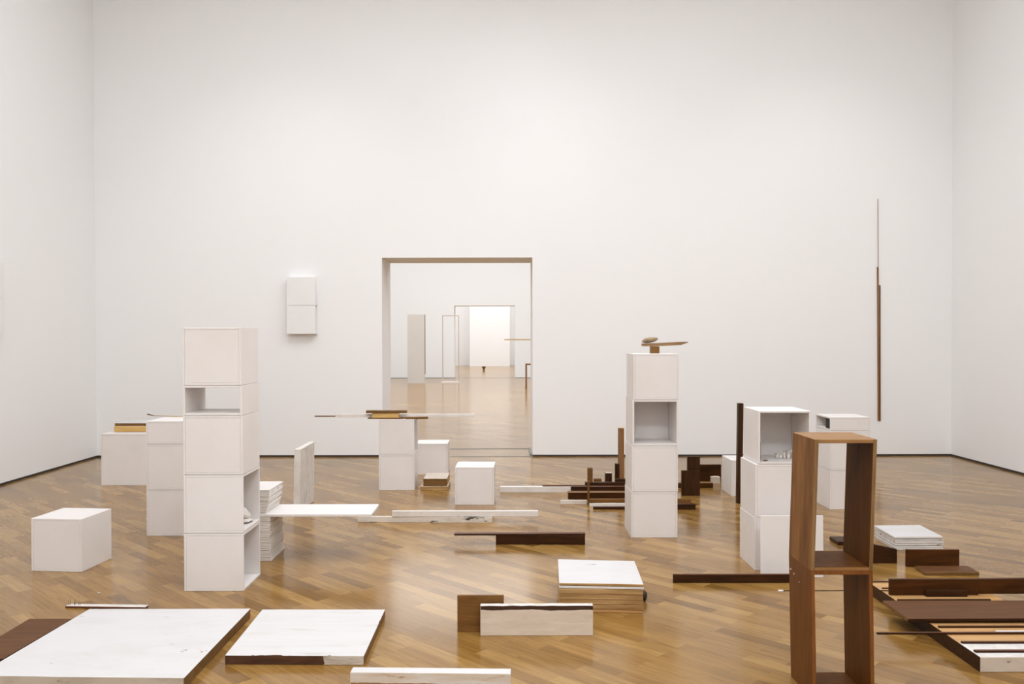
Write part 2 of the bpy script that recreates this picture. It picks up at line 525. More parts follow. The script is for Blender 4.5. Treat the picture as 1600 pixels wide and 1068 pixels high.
# stack of three, left of the tall column
s2 = P(229.4, 836.8)
g2 = 'boxes of the stack left of the tallest white column'
tg(crate(s2, w=.352, h=.349), 'white box at the foot of the stack left of the tallest column', g2)
tg(crate(s2, w=.352, h=.349, z0=.349), 'middle white box of the stack left of the tallest column', g2)
tg(crate(s2, w=.352, h=.175, z0=.698), 'half-height white box on top of the stack left of the tallest column', g2)
zr = .8735
e1 = P(240.5, 650.0, zr); e2 = P(300, 651.6, zr); e0 = P(230.6, 648.4, zr)
rt = empty('thin_rod', (e2.x, e2.y, zr))
off = Vector((e2.x, e2.y, zr)); up = Vector((0, 0, .0045))
rod('shaft', e2 - off + up, e1 - off + up, .0028, 'brass', parent=rt)
k = rod('dark_tip', e1 - off + up, e0 - off + up + Vector((0, 0, .004)), .0034, 'brown', .005, parent=rt)
tag(rt, 'thin pale rod with darker tip lying across the half-height box', 'rod')

# tallest column
c1 = P(287.9, 923.3); c1r = P(380.6, 923.3)
w1 = (c1r - c1).length; g1 = 'boxes of the tallest white column'
tg(crate(c1, w=w1, h=.3445, open_=('right',)), 'bottom box of the tallest white column, empty and open to the right', g1)
tg(crate(c1, w=w1, h=.3475, z0=.3445, open_=('right',)), 'side-open box of the tallest column holding a white stone', g1)
tg(crate(c1, w=w1, h=.350, z0=.692, dx=-.001), 'closed white box in the tallest column beneath the see-through box', g1)
tg(crate(c1, w=w1 - .002, h=.179, z0=1.042, open_=('front', 'back'), dx=-.001), 'half-height see-through box near the top of the tallest column', g1)
tg(crate(c1, w=w1 - .006, h=.343, z0=1.221, dx=-.002), 'closed white box on top of the tallest column', g1)
# stone in it
sp = P(379, 818, .3585)
zs = .3445 + .0006 + T
st = empty('split_stone', (sp.x - .02, sp.y + .04, zs))
for nm, (dx_, dz_, s, r, sd) in {'lower_half': (0, 0, (.075, .06, .016), (0, .08, .2), 3), 'upper_half': (-.008, .026, (.078, .058, .026), (0, .62, .1), 5)}.items():
    q = pebble(nm, (dx_, 0, dz_), s, 'plaster', r, sd, .35, 2, False)
    q.parent = st
tag(st, 'white split stone inside the side-open box of the tallest column', 'stone')

# ------------------------------------------------------------------ stack of white boards with the projecting shelf
fr = P(423.8, 876.2); XS = fr.x; YS = fr.y
zb = 0.0; n = 20
for i in range(n):
    hh = random.choice((.012, .014, .016, .018)) if i < n - 1 else max(.010, .300 - zb)
    if zb + hh > .300: hh = .300 - zb
    if hh < .006: break
    ox = -.008 * (i / n) + random.uniform(-.004, .003)
    o = board('white_board', (XS - .352 + ox, YS + random.uniform(-.002, .003), zb + .0003), (XS + ox, YS + random.uniform(-.002, .003), zb + .0003), .345, hh - .0012,
              random.choice(['white_worn', 'white_chip', 'white_worn']), bev=.0015, amp=.0016)
    if i == 0: lb = 'lowest white board of the tall board stack, lying on the parquet'
    else: lb = 'worn white board in the tall stack, below the projecting white shelf'
    tag(o, lb, 'board', 'white boards piled below the projecting shelf')
    zb += hh
    if zb >= .2995: break
zb = .3005
sa = P(415.6, 806.4, .318); sb = P(576.3, 808.0, .318)
o = board('shelf_board', (sa.x - .30, YS - .006, zb), (sb.x, YS - .006, zb), .352, .016, 'white', bev=.0012)
tag(o, 'long white shelf projecting to the right out of the board stack', 'shelf')
zb = .3168
i = 0
prof = [(-.036), (-.030), (-.026), (-.022), (-.020), (-.018), (-.016), (-.015), (-.014), (-.013), (-.013), (-.012), (-.012)]
while zb < .476:
    hh = min((.011, .013, .014, .012, .016)[i % 5], .482 - zb)
    if .482 - zb - hh < .006: hh = .482 - zb
    ox = prof[min(i, len(prof) - 1)] + random.uniform(-.003, .003)
    last = zb + hh > .4815
    if last: ox = -.010
    o = board('white_board', (XS - .352 + ox, YS + random.uniform(-.003, .002), zb), (XS + ox, YS + random.uniform(-.003, .002), zb), .345, hh - .0012,
              'white' if last else random.choice(['white_worn', 'white_chip', 'white_worn']), bev=.0015, amp=0 if last else .0018)
    tag(o, 'clean white board on top of the tall stack beside the tallest column' if last else 'worn white board in the tall stack, above the projecting white shelf', 'board', 'white boards piled above the projecting shelf')
    zb += hh; i += 1

# ------------------------------------------------------------------ ribbed upright panel
ya = P(468, 802.5).y; yb_ = P(492.8, 782.8).y
xr = PY(469.3, 702, ya).x; xl = PY(460.0, 702, ya).x
hp = PY(469, 701.8, ya).z
bm = bmesh.new(); D = yb_ - ya; W = xr - xl
add_box(bm, 0, W * .35, 0, D, 0, hp, .001)
add_box(bm, W * .351, W, 0, .05, 0, hp, .001)
nr = 8
for i in range(nr):
    y = .055 + (D - .06) * i / nr
    add_box(bm, W * .351, W, y + .016, y + (D - .06) / nr - .012, 0.004, hp - .012, .001)
add_box(bm, W * .351, W, .051, D, hp - .011, hp, .001)
o = link('ribbed_panel', bm, 'white_worn', None, (xl, ya, 1e-4))
# lean a little: foot to the left as in the photo
for v in o.data.vertices: v.co.x -= .012 * (1 - v.co.z / hp)
tag(o, 'white upright panel with vertical ribs standing on the parquet', 'panel')

# ------------------------------------------------------------------ two box stack with sticks
c = P(592, 765.6); gC = 'two boxes under the balanced sticks'
tg(crate(c, w=.350, h=.349), 'lower white box of the pair under the balanced sticks', gC)
tg(crate(c, w=.350, h=.349, z0=.349, open_=('right',), dx=-.000), 'upper white box of the pair with balanced sticks on top', gC)
zt = .6985; Yc = c.y
def onC(name, x0, x1, dy, depth, h, mat, z, **k): return yboard(name, x0, x1, Yc + dy, depth, h, mat, z=z, **k)
tag(onC('thin_sheet', 574.5, 631, .05, .22, .008, 'brown', zt), 'thin brown sheet lying flat under the golden block and white sticks', 'sheet')
tag(onC('wood_block', 581.4, 623.4, .06, .05, .048, 'ply_gold', zt + .0085), 'golden wood block between the balanced white sticks', 'wood block')
tag(onC('dark_lath', 572, 635.4, .05, .07, .024, 'rodbrown', zt + .057, amp=.002), 'dark brown slat balanced on top of the golden wood block', 'slat')
tag(onC('white_stick', 524, 608, .12, .03, .033, 'white_worn', zt + .0085), 'short white stick jutting out left from the golden wood block', 'stick', 'sticks balanced on the pair of boxes')
tag(onC('brown_stick', 491.8, 612, .19, .018, .011, 'rodbrown', zt + .0085), 'thin brown stick reaching furthest left from the pair of boxes', 'stick', 'sticks balanced on the pair of boxes')
tag(onC('white_stick', 612, 741.5, .155, .03, .030, 'white_worn', zt + .0085), 'long white stick jutting out right across the doorway view', 'stick', 'sticks balanced on the pair of boxes')
tag(onC('brown_stick', 632.8, 669, .03, .03, .022, 'rodbrown', zt, bev=.004), 'short brown stick overhanging the right edge of the pair of boxes', 'stick', 'sticks balanced on the pair of boxes')

# box behind with wood blocks in front
c = P(699.6, 741.1)
tg(crate((c.x - .352, c.y, 0), w=.352, h=.343), 'white box behind the two raw wood blocks near the doorway')
b0 = P(656.9, 765.6)
o = board('wood_block', b0, b0 + Vector((.272, 0, 0)), .36, .040, {'default': 'ply', 'top': 'cream'}, amp=.003)
tag(o, 'lower raw wood block on the floor before the doorway', 'wood block', 'two raw wood blocks before the doorway')
o = board('wood_block', b0 + Vector((.028, .004, .041)), b0 + Vector((.262, .004, .041)), .37, .072, {'default': 'rodbrown', 'top': 'cream', 'right': 'ply'}, amp=.005)
tag(o, 'upper raw wood block with uneven sides and cream top', 'wood block', 'two raw wood blocks before the doorway')
# cube E
c = P(711.1, 788.4)
tg(crate(c, P(772.5, 788.6), w=.350, h=.341), 'white cube standing in front of the doorway')

# ------------------------------------------------------------------ white bars
tag(fboard('white_bar', 558.7, 768.9, 815.4, .03, .046, 'white_smear', yb2=816.3), 'cream bar with black smears lying under the longer white bar', 'bar', 'two stacked white bars in the middle of the floor')
pA = P(558.7, 815.4); pB = P(768.9, 816.3)
Ym = (pA.y + pB.y) / 2
tag(yboard('white_bar', 612, 840.8, Ym - .003, .03, .046, {'default': 'white_worn', 'top': 'white'}, z=.0475), 'long clean white bar resting on top of the smeared cream bar', 'bar', 'two stacked white bars in the middle of the floor')
fb = fboard('white_bar', 781.4, 891.8, 768.9, .05, .055, {'default': 'white_worn', 'top': 'white'})
tag(fb, 'white bar on the floor left of the dark wood cluster', 'bar')
tag(yboard('brown_stick', 847.9, 914, fb.location.y + .01, .02, .012, 'reddish', z=.0555), 'thin reddish stick lying on the far white bar', 'stick')

# dark plank on plank
q = fboard('dark_plank', 774.8, 914.2, 850.3, .03, .066, 'dark', yb2=850.6)
tag(q, 'thick dark plank standing on edge beneath a thin reddish plank', 'plank')
tag(yboard('thin_plank', 709.3, 914.6, q.location.y - .004, .05, .013, {'default': 'dark', 'top': 'reddish'}, z=.067), 'thin dark plank overhanging left on top of the thick dark plank', 'plank')

# ------------------------------------------------------------------ plywood stack with white slabs
zz = .158
QF = [P(873.7, 910.2, zz), P(1005.6, 912.5, zz), P(991.4, 876.0, zz), P(871.7, 873.1, zz)]
def jq(q, j): return [p + Vector((random.uniform(-j, j), random.uniform(-j, j), 0)) for p in q]
gF = 'boards of the square plywood pile'
lay = [(.000, .014, 'raw', 'pale raw board at the very bottom of the square plywood pile'),
       (.0145, .044, 'ply', 'thick raw plywood board low in the square pile'),
       (.0445, .070, 'ply', 'raw plywood board in the lower half of the square pile'),
       (.0705, .100, 'ply', 'raw plywood board in the middle of the square pile'),
       (.1005, .128, 'ply', 'uppermost raw plywood board just under the two white slabs')]
for z0, z1, mm, lb in lay:
    o = prism('plywood_board', [Vector((p.x, p.y, 0)) for p in jq(QF, .004)], z0 + .0003, z1 - .0007, mm, amp=.0012)
    tag(o, lb, 'board', gF)
o = prism('white_slab', jq(QF, .001), .1295, .1420, {'default': 'white_worn', 'top': 'white'}, amp=.0006); tag(o, 'lower of the two white slabs on the square plywood pile', 'slab', 'two white slabs on the plywood pile')
o = prism('white_slab', QF, .1440, .1580, {'default': 'ply', 'top': 'white_slab'}); tag(o, 'white topped slab crowning the square plywood pile', 'slab', 'two white slabs on the plywood pile')
c = P(1008.3, 938.2)
tag(pebble('dark_pebble', (c.x - .009, c.y, .0002), (.020, .03, .030), 'darkstone', seed=4), 'small dark pebble on the floor right of the plywood pile', 'stone')

# brown square and painted beam
q = fboard('brown_square', 714.6, 787.3, 987.0, .016, .187, 'brown')
tag(q, 'mid-brown square wooden plate standing upright behind the painted beam', 'plate')
pa_ = P(750.6, 992.6); pb2 = P(927.0, 993.4)
pa_.y = min(pa_.y, q.location.y - .045); pb2.y = pa_.y
tag(board('painted_beam', pa_, pb2, .036, .152, {'default': 'dark', 'front': 'beam_stripe', 'top': 'white_chip', 'left': 'cream'}, amp=.0022), 'cream painted beam with a bare dark stripe along its top', 'beam')

# bottom edge beam
zb = .118
fl = P(547.2, 1049.2, zb); fr_ = P(797.9, 1051.8, zb)
tag(board('painted_beam', fl, fr_, .056, zb - .001, {'default': 'white_worn', 'front': 'beam_front', 'top': 'white_slab'}, z0=.0002, amp=.0006), 'rust-stained white beam on the floor at the bottom edge', 'beam')

# ------------------------------------------------------------------ the big slabs at front left
zs1 = .05
Q1 = [P(-37, 1054.8, zs1), P(287.4, 1058.6, zs1), P(391.1, 950.4, zs1), P(139.9, 950.7, zs1)]
tag(prism('painted_slab', Q1, .0, zs1, {'default': 'brown', 'top': 'white_slab', 'front': 'cream_edge', 'right': 'rodbrown'}, amp=.0008), 'largest white painted slab lying flat at the lower left', 'slab')
zs2 = .043
Q2 = [P(351.6, 1023.0, zs2), P(568.5, 1024.0, zs2), P(601.6, 951.6, zs2), P(409.9, 951.5, zs2)]
def worn_rim(name, quad):
    q = [Vector((p.x, p.y)) for p in quad]; A = q[0]; d = q[1] - A; ang = math.atan2(d.y, d.x)
    L = d.length; br = q[2] - A; br.rotate(Matrix.Rotation(-ang, 2)); k = (br.x - L) / br.y
    m, nt, b = new_mat(name, .5, .3)
    tc = nt.nodes.new('ShaderNodeTexCoord'); sp = nt.nodes.new('ShaderNodeSeparateXYZ'); nt.links.new(tc.outputs['Object'], sp.inputs[0])
    n = noise_node(nt, tc.outputs['Object'], 7, 7, .6)
    def mth(op, a, c, e=None):
        x = nt.nodes.new('ShaderNodeMath'); x.operation = op
        for i, v in enumerate((a, c) if e is None else (a, c, e)):
            if isinstance(v, (int, float)): x.inputs[i].default_value = v
            else: nt.links.new(v, x.inputs[i])
        return x.outputs[0]
    xr = mth('MULTIPLY_ADD', sp.outputs[1], -k, sp.outputs[0])          # distance along, straightened
    a1 = mth('GREATER_THAN', mth('MULTIPLY_ADD', n, .05, xr), L + .0245)
    a2 = mth('LESS_THAN', mth('MULTIPLY_ADD', n, -.045, sp.outputs[1]), -.0245)
    msk = mth('MAXIMUM', a1, a2)
    v = coords(nt, (.9, 6, 6)); g2 = noise_node(nt, v, 3.5, 6, .6)
    wcol = ramp(nt, g2, [(.35, lin((214, 211, 210))), (.6, lin((210, 206, 203))), (.72, lin((198, 191, 185)))])
    nt.links.new(mixc(nt, msk, wcol, lin((70, 44, 28))), b.inputs['Base Color'])
    M[name] = m
worn_rim('slab2_top', Q2)
tag(prism('painted_slab', Q2, .0, zs2, {'default': 'brown', 'top': 'slab2_top', 'front': 'slab2_front'}, amp=.0008), 'smaller white slab with chipped edges and half-painted brown front', 'slab')
# brown board left of the large slab
zq = .012
pBL = P(45.9, 966, zq)
xe = min(Q1[3].x, P(114, 966, zq).x) - .004
tag(prism('brown_board', [Vector((pBL.x, P(0, 1029, zq).y, 0)), Vector((xe - .035, P(0, 1029, zq).y, 0)), Vector((xe - .0, pBL.y, 0)), Vector((pBL.x, pBL.y, 0))], 0, zq, {'default': 'dark', 'top': 'mauve'}), 'flat reddish brown board on the floor left of the largest slab', 'board')
# batten with nails
b0 = P(101.9, 949.6); b1 = P(226.4, 951.3)
sy = Q1[3].y + .01
b0.y = max(b0.y, sy); b1.y = max(b1.y, sy)
bt = empty('nailed_batten', b0)
bo = board('batten', Vector((0, 0, 1e-4)), b1 - b0 + Vector((0, 0, 1e-4)), .045, .011, {'default': 'reddish', 'top': 'white_chip'}, parent=bt)
for x, ln in ((108.1, 8.4), (110.7, 12.4), (116.2, 7.5), (117.2, 9.5), (123, 7.5), (125.6, 4)):
    p0 = PY(x, 946, b0.y + .022); hh = ln / 290.0
    nb = Vector((p0.x - b0.x, .022, .0112))
    k = rod('nail', nb, nb + Vector((random.uniform(-.003, .003), 0, hh)), .0014, 'nail', .0006, parent=bt, seg=6)
tag(bt, 'white topped batten with upright nails behind the largest slab', 'batten')
sc = P(155, 926.5)
tag(pebble('paper_scrap', (sc.x, sc.y, .0002), (.012, .006, .003), 'plaster', seed=8, rough=.6, sub=1, smooth=False), 'tiny white scrap on the parquet behind the nailed batten', 'scrap')

# ------------------------------------------------------------------ dark wood cluster
gG = 'dark offcuts of the low wood cluster'
def cl(o, lb, cat='plank'): return tag(o, lb, cat, gG)
cl(fboard('dark_bar', 927, 984, 795.6, .03, .023, 'dark'), 'thin dark bar lying foremost left in the dark wood cluster', 'bar')
cl(fboard('dark_bar', 1035, 1086.9, 795.9, .035, .048, {'default': 'dark', 'right': 'dark_z'}), 'dark bar end showing right of the pebble-topped white column', 'bar')
cl(fboard('white_batten', 921.2, 1000, 790.9, .02, .027, 'white', amp=.003), 'wavy white batten behind the foremost dark bar of the cluster', 'batten')
cl(yboard('brown_plank', 921.8, 1080, P(950, 787).y + .0, .03, .044, 'brown'), 'orange-brown plank low in the cluster behind the wavy white batten')
cl(fboard('white_batten', 875.5, 917.2, 787.5, .03, .036, 'white_smear', amp=.002), 'short chipped white piece at the left foot of the cluster', 'batten')
cl(fboard('dark_plank', 888.2, 1040, 780.2, .10, .064, {'default': 'plankwood', 'top': 'brown'}), 'broad dark plank with lighter brown top edge across the cluster')
cl(yboard('dark_plank', 892.3, 1040, 8.27, .04, .070, {'default': 'dark', 'top': 'reddish'}), 'dark plank with reddish edge behind the broad brown-topped plank')
cl(yboard('dark_plank', 914.5, 1040, 8.52, .05, .066, 'dark', amp=.002), 'dark plank with jagged top in front of the short uprights')
cl(yboard('dark_block', 961.5, 1010, 8.58, .05, .090, 'dark'), 'dark block rising beside the pebble-topped white column', 'block')
cl(fboard('brown_stick', 918.0, 921.4, 788.4, .02, .214, 'brown_z'), 'slim light brown stick standing upright before the broad dark plank', 'stick')
cl(yboard('short_post', 918.2, 926.2, 8.72, .045, .178, 'brown_z'), 'leftmost short brown post of the cluster', 'post')
cl(yboard('brown_block', 928.0, 940, 8.76, .05, .062, 'brown'), 'low brown block between the two shortest posts', 'block')
cl(yboard('short_post', 946.2, 956.2, 8.74, .08, .124, {'default': 'dark_z', 'top': 'frame_beige'}), 'stubby dark post with a pale top in the cluster', 'post')
cl(yboard('short_post', 961.3, 968, 8.74, .045, .218, 'dark_z'), 'dark upright post just left of the tall brown post', 'post')
o = yboard('tall_post', 966.6, 975.2, 8.98, .06, .555, {'default': 'brown_z', 'top': 'raw', 'front': 'rodbrown_z'})
cl(o, 'tallest brown post of the cluster left of the pebble-topped column', 'post')

# right of the column
gN = 'dark offcuts right of the pebble-topped column'
Yn = P(1080, 774.0).y
tag(yboard('dark_plate', 1065.2, 1093.8, Yn, .03, .238, 'dark_z'), 'squat dark plate standing upright right of the pebble-topped column', 'plate', gN)
tag(yboard('dark_plate', 1074.3, 1093.9, Yn + .034, .03, .368, 'dark_z'), 'taller dark plate behind the squat upright dark plate', 'plate', gN)
tag(yboard('dark_plate', 1075, 1127, P(1127, 751.3).y, .03, .172, 'plankwood'), 'dark panel on edge nearest the back wall', 'panel', gN)
tag(yboard('brown_plank', 1052, 1114.4, P(1100, 762).y, .06, .050, {'default': 'brown', 'front': 'plankwood'}), 'brown plank lying behind the upright dark plates', 'plank', gN)
q = P(1112.5, 755.3)
o = board('pitted_block', q, q + Vector((.085, .0, 0)), .08, .068, 'cream', amp=.006)
tag(o, 'small pitted cream block beside the dark panel', 'block')

# ------------------------------------------------------------------ column with the pebble
c2 = P(986.4, 839.7); w2 = (P(1058.8, 840) - c2).length; g3 = 'boxes of the pebble-topped white column'
hh = .3445
tg(crate(c2, w=w2, h=hh), 'bottom box of the white column topped by a pebble', g3)
tg(crate(c2, w=w2, h=hh, z0=hh, dx=.004), 'closed second box from the floor in the pebble-topped column', g3)
tg(crate(c2, w=w2 - .002, h=hh, z0=2 * hh, open_=('front',), dx=.009), 'open-fronted empty box of the pebble-topped column', g3)
tg(crate(c2, w=w2 - .004, h=hh, z0=3 * hh, dx=.015), 'top box of the column, carrying block, driftwood and pebble', g3)
zt = 4 * hh + .0003; Yt = c2.y + .10
o = yboard('wood_cube', 1017.2, 1030.4, Yt, .062, .052, 'brown', z=zt)
tag(o, 'small brown wood cube holding up the driftwood', 'wood block')
zt += .0525
x0 = PY(1004, 533, Yt).x; s = 1350 / Yt
dw = profile('driftwood', [(0, .004), (.02, 0), (.095, .001), (.16, .003), (.295, .010), (.352, .030), (.348, .034), (.30, .034), (.10, .024), (.0, .022)],
             (x0, Yt + .01, zt), .055, 'bark', bev=.003)
tag(dw, 'pointed driftwood slat balanced on the small wood cube', 'driftwood')
zt2 = zt + .0265
pc = PY(1016, 528, Yt + .03)
tag(pebble('pebble', (pc.x - .002, Yt + .038, zt2 - .002), (.060, .034, .021), 'stone', (0, -.16, 0), 2.5, .12), 'buff oval pebble lying on the driftwood', 'stone')

# ------------------------------------------------------------------ white box and dark post
c = P(1142.7, 774.8)
tg(crate(c, w=.352, h=.341), 'white box behind the tall dark post')
q = P(1151.8, 786.2)
o = board('dark_post', q, q + Vector((.046, 0, 0)), .055, .903, 'dark_z')
for v in o.data.vertices: v.co.x += .010 * v.co.z / .9
tag(o, 'tall dark square post standing free beside the shelf-topped column', 'post')

# ------------------------------------------------------------------ column with open top box
c3 = P(1179, 890.7); w3 = .350; g4 = 'boxes of the white column with open top box'
hh = .342
tg(crate(c3, w=w3, h=hh), 'bottom box of the column with small things on top shelf', g4)
tg(crate(c3, w=w3, h=hh, z0=hh, dx=.004), 'second box from the floor, below the open box with plaster bits', g4)
b3 = tg(crate(c3, w=.335, h=.343, z0=2 * hh, open_=('front',), dx=.024, t=.011), 'open-fronted top box holding a dark stick and plaster bits', g4)
zf = 2 * hh + .0125; ox = c3.x + .024
o = board('dark_stick', (ox + .014, c3.y + .12, zf), (ox + .050, c3.y + .12, zf), .02, .118, 'dark_z', bev=.004)
tag(o, 'dark stub standing upright inside the open top box', 'stub')
o = pebble('wood_chip', (PY(1196, 718, c3.y + .06).x, c3.y + .06, zf), (.018, .008, .004), 'brown', (0, 0, .3), 3, .2)
tag(o, 'small brown wood chip on the floor of the open top box', 'chip')
o = pebble('dark_crumb', (ox + .0135, c3.y + .025, zf), (.006, .006, .011), 'black', (0, 0, 0), 3, .2)
tag(o, 'tiny dark crumb at the front corner of the open top box', 'crumb')
px0 = PY(1214, 712, c3.y + .2).x
bits = [(.0, .20, .016, .012, 0), (.022, .19, .014, .015, 0), (.045, .18, .012, .024, 0), (.068, .17, .016, .020, 0), (.012, .225, .02, .018, 0), (.04, .225, .018, .028, 0), (.078, .21, .022, .030, 0),
        (.10, .18, .018, .022, 0), (.105, .22, .02, .034, 0), (.13, .19, .016, .018, 0)]
for i, (dx_, dy_, s_, h_, z_) in enumerate(bits):
    bm = bmesh.new(); add_box(bm, -s_ * .62, s_ * .62, -s_ * .62, s_ * .62, 0, h_ * 1.6, .002)
    for v in bm.verts: v.co += Vector((random.uniform(-.0015, .0015), random.uniform(-.0015, .0015), 0))
    o = link('plaster_bit', bm, 'plaster', None, (px0 + dx_, c3.y + dy_, zf + .0002), random.uniform(-.7, .7))
    tag(o, 'little white plaster bit in the heap inside the open top box', 'plaster bit', 'plaster bits inside the open top box')
# leaning panel
pl = P(1188.8, 900.8); pr = P(1287, 901.0); Yl = min(pl.y, c3.y - .07)
pl.y = pr.y = P(1230, 901.8).y
x0 = PY(1188.8, 850, pl.y).x; x1 = PY(1287, 850, pl.y).x
hpn = .385
o = board('white_plate', (x0, pl.y, 1e-4), (x1, pl.y, 1e-4), .010, hpn, 'white', lean=.010)
tag(o, 'thin white panel standing in front of the column with open top box', 'plate')
tag(fboard('dark_bar', 1052, 1240, 910.2, .02, .052, {'default': 'dark', 'top': 'reddish'}), 'long dark bar on edge in front of the thin white panel', 'bar')

# ------------------------------------------------------------------ column behind the wooden tower
c4 = P(1296.9, 795.6); g5 = 'boxes of the white column behind the wooden tower'
tg(crate(c4, w=.350, h=.342), 'bottom white box of the column seen through the wooden frame', g5)
tg(crate(c4, w=.350, h=.344, z0=.342), 'middle white box of the column seen through the wooden frame', g5)
tg(crate(c4, w=.350, h=.118, z0=.686, open_=('left',)), 'flat side-open white box with a black block inside', g5)
zf = .686 + T + .0008
bm = bmesh.new(); add_box(bm, 0.0, .09, 0, .10, 0, .118 - 2 * T - .0045, .001)
o = link('black_block', bm, 'black', None, (c4.x + .003, c4.y + T + .002, zf))
tag(o, 'black block inside the flat side-open white box', 'block')

# ------------------------------------------------------------------ wooden tower
Yt = P(1268, 1096).y
xw = PY(1270.6, 1000, Yt).x; xw2 = PY(1367.4, 1000, Yt).x
wt = xw2 - xw
hz = .540; dt = .275; tt = .0155
gT = 'open wooden frames stacked as a tower'
def frame_case(A, z0, h, sx, mats, label):
    A = Vector(A); A.z = z0 + 2e-4
    root = empty('open_frame', A)
    t = tt
    parts = [('side_panel', 'left', (0, t, 0, dt, 0, h)), ('side_panel', 'right', (wt - t, wt, 0, dt, 0, h)),
             ('bottom_panel', 'bottom', (t + .0003, wt - t - .0003, 0, dt, 0, t)), ('top_panel', 'top', (t + .0003, wt - t - .0003, 0, dt, h - t, h))]
    for nm, s, b in parts:
        bm = bmesh.new()
        add_box(bm, *b, bev=.0012, sx=sx)
        mm, keys = multi(mats[s]); face_mats(bm, keys)
        link(nm, bm, mm, root)
    return tag(root, label, 'frame', gT)
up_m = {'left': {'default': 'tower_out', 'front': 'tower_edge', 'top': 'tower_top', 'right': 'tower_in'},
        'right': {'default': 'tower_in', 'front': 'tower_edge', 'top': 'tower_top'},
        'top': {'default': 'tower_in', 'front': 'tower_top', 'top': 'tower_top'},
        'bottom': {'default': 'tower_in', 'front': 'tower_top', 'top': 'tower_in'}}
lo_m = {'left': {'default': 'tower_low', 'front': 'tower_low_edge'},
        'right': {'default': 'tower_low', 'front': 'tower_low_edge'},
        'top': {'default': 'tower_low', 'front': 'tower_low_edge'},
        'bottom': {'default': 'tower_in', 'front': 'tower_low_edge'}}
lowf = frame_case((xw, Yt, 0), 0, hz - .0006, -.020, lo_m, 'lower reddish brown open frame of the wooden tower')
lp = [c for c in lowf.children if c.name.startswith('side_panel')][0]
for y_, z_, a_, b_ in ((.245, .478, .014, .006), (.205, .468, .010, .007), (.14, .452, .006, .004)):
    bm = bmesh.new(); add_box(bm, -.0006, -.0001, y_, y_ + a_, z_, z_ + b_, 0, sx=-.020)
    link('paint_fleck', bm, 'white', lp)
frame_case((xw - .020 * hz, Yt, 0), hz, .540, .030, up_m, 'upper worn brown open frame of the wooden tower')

# ------------------------------------------------------------------ board pile at right
zz = .098
QR = [P(1397.6, 837.8, zz), P(1473, 837.2, zz), P(1437.1, 819.3, zz), P(1366, 820.1, zz)]
gR = 'white boards of the low pile by the wooden tower'
n = 6
labs = ['bottom board of the low white pile right of the wooden tower', 'second board from the bottom of the low white pile', 'third board from the bottom of the low white pile',
        'fourth board from the bottom of the low white pile', 'board just under the top one of the low white pile', 'clean topmost board of the low white pile right of the wooden tower']
offs = [(.004, -.006), (.001, -.003), (.006, 0), (.006, -.002), (.003, .001), (0, 0)]
for i in range(n):
    z0 = i * zz / n
    q = [p + Vector((offs[i][0], offs[i][1], 0)) for p in QR]
    o = prism('white_board', q, z0 + .0004, z0 + zz / n - (.0045 if i in (1, 4) else .0016), {'default': 'white_chip', 'top': 'white_slab'} if i < n - 1 else {'default': 'white_worn', 'top': 'white_slab'}, amp=.0012 if i < n - 1 else .0004)
    tag(o, labs[i], 'board', gR)
Yd = P(1390, 879.6).y
tag(yboard('dark_plank', 1338, 1402.5, Yd, .03, .150, 'dark', h2=.093), 'tapering dark plank on edge partly behind the wooden tower', 'plank')
tag(fboard('dark_block', 1417, 1499, 885.2, .025, .112, {'default': 'plankwood', 'top': 'reddish'}), 'upright reddish dark board in front of the low white pile', 'board')
zq = .021
q = [P(1445, 893.4, zq), P(1530.4, 893.2, zq), P(1512, 883.4, zq), P(1429.5, 883.2, zq)]
yy = P(1445, 885.2).y - .006
for k in (2, 3): q[k].y = min(q[k].y, yy)
tag(prism('brown_slab', q, 0, zq, {'default': 'rodbrown', 'top': 'mauve'}, bev=.003, amp=.001), 'flat brown slab with bevelled edge lying on the parquet', 'slab')
q = P(1309.6, 851.9)
o = board('dark_slab', q, q + Vector((.15, .0, 0)), .17, .028, 'dark', bev=.004)
tag(o, 'small dark slab seen through the upper wooden frame', 'slab')

# ------------------------------------------------------------------ platform at right
zp = .067
f0 = P(1531, 1049.6)
PX, PYf = f0.x, f0.y
PXr = PX + .59; PYb = P(1390, 908.5, zp).y
mw, nt, bb = new_mat('platform_top_oak_and_white', 0.45, 0.35)
tc = nt.nodes.new('ShaderNodeTexCoord'); sep = nt.nodes.new('ShaderNodeSeparateXYZ'); nt.links.new(tc.outputs['Object'], sep.inputs[0])
vv = coords(nt, (1.2, 12, 12)); gg = noise_node(nt, vv, 2.5, 5, .6, .5)
oak = ramp(nt, gg, [(.3, lin((176, 130, 80))), (.7, lin((208, 164, 108)))])
vn = coords(nt, (1, 1, 1)); nn = noise_node(nt, vn, 25, 5, .6)
ma = nt.nodes.new('ShaderNodeMath'); ma.operation = 'MULTIPLY_ADD'; nt.links.new(nn, ma.inputs[0]); ma.inputs[1].default_value = .02; nt.links.new(sep.outputs[1], ma.inputs[2])
lt = nt.nodes.new('ShaderNodeMath'); lt.operation = 'LESS_THAN'; nt.links.new(ma.outputs[0], lt.inputs[0]); lt.inputs[1].default_value = .185
wh = ramp(nt, nn, [(.3, lin((232, 228, 224))), (.75, lin((206, 198, 190)))])
nt.links.new(mixc(nt, lt.outputs[0], oak, wh), bb.inputs['Base Color'])
M['platform_top'] = mw
tag(board('low_platform', (PX, PYf, 0), (PXr, PYf, 0), PYb - PYf, zp, {'default': 'dark', 'top': 'platform_top', 'front': 'cream', 'left': 'dark'}, z0=1e-4), 'low oak platform with white painted front at lower right', 'platform')
zq = zp + .0004
def pX(px, Y): return PY(px, 900, Y).x
gS = 'thin dark sticks laid across the platform'
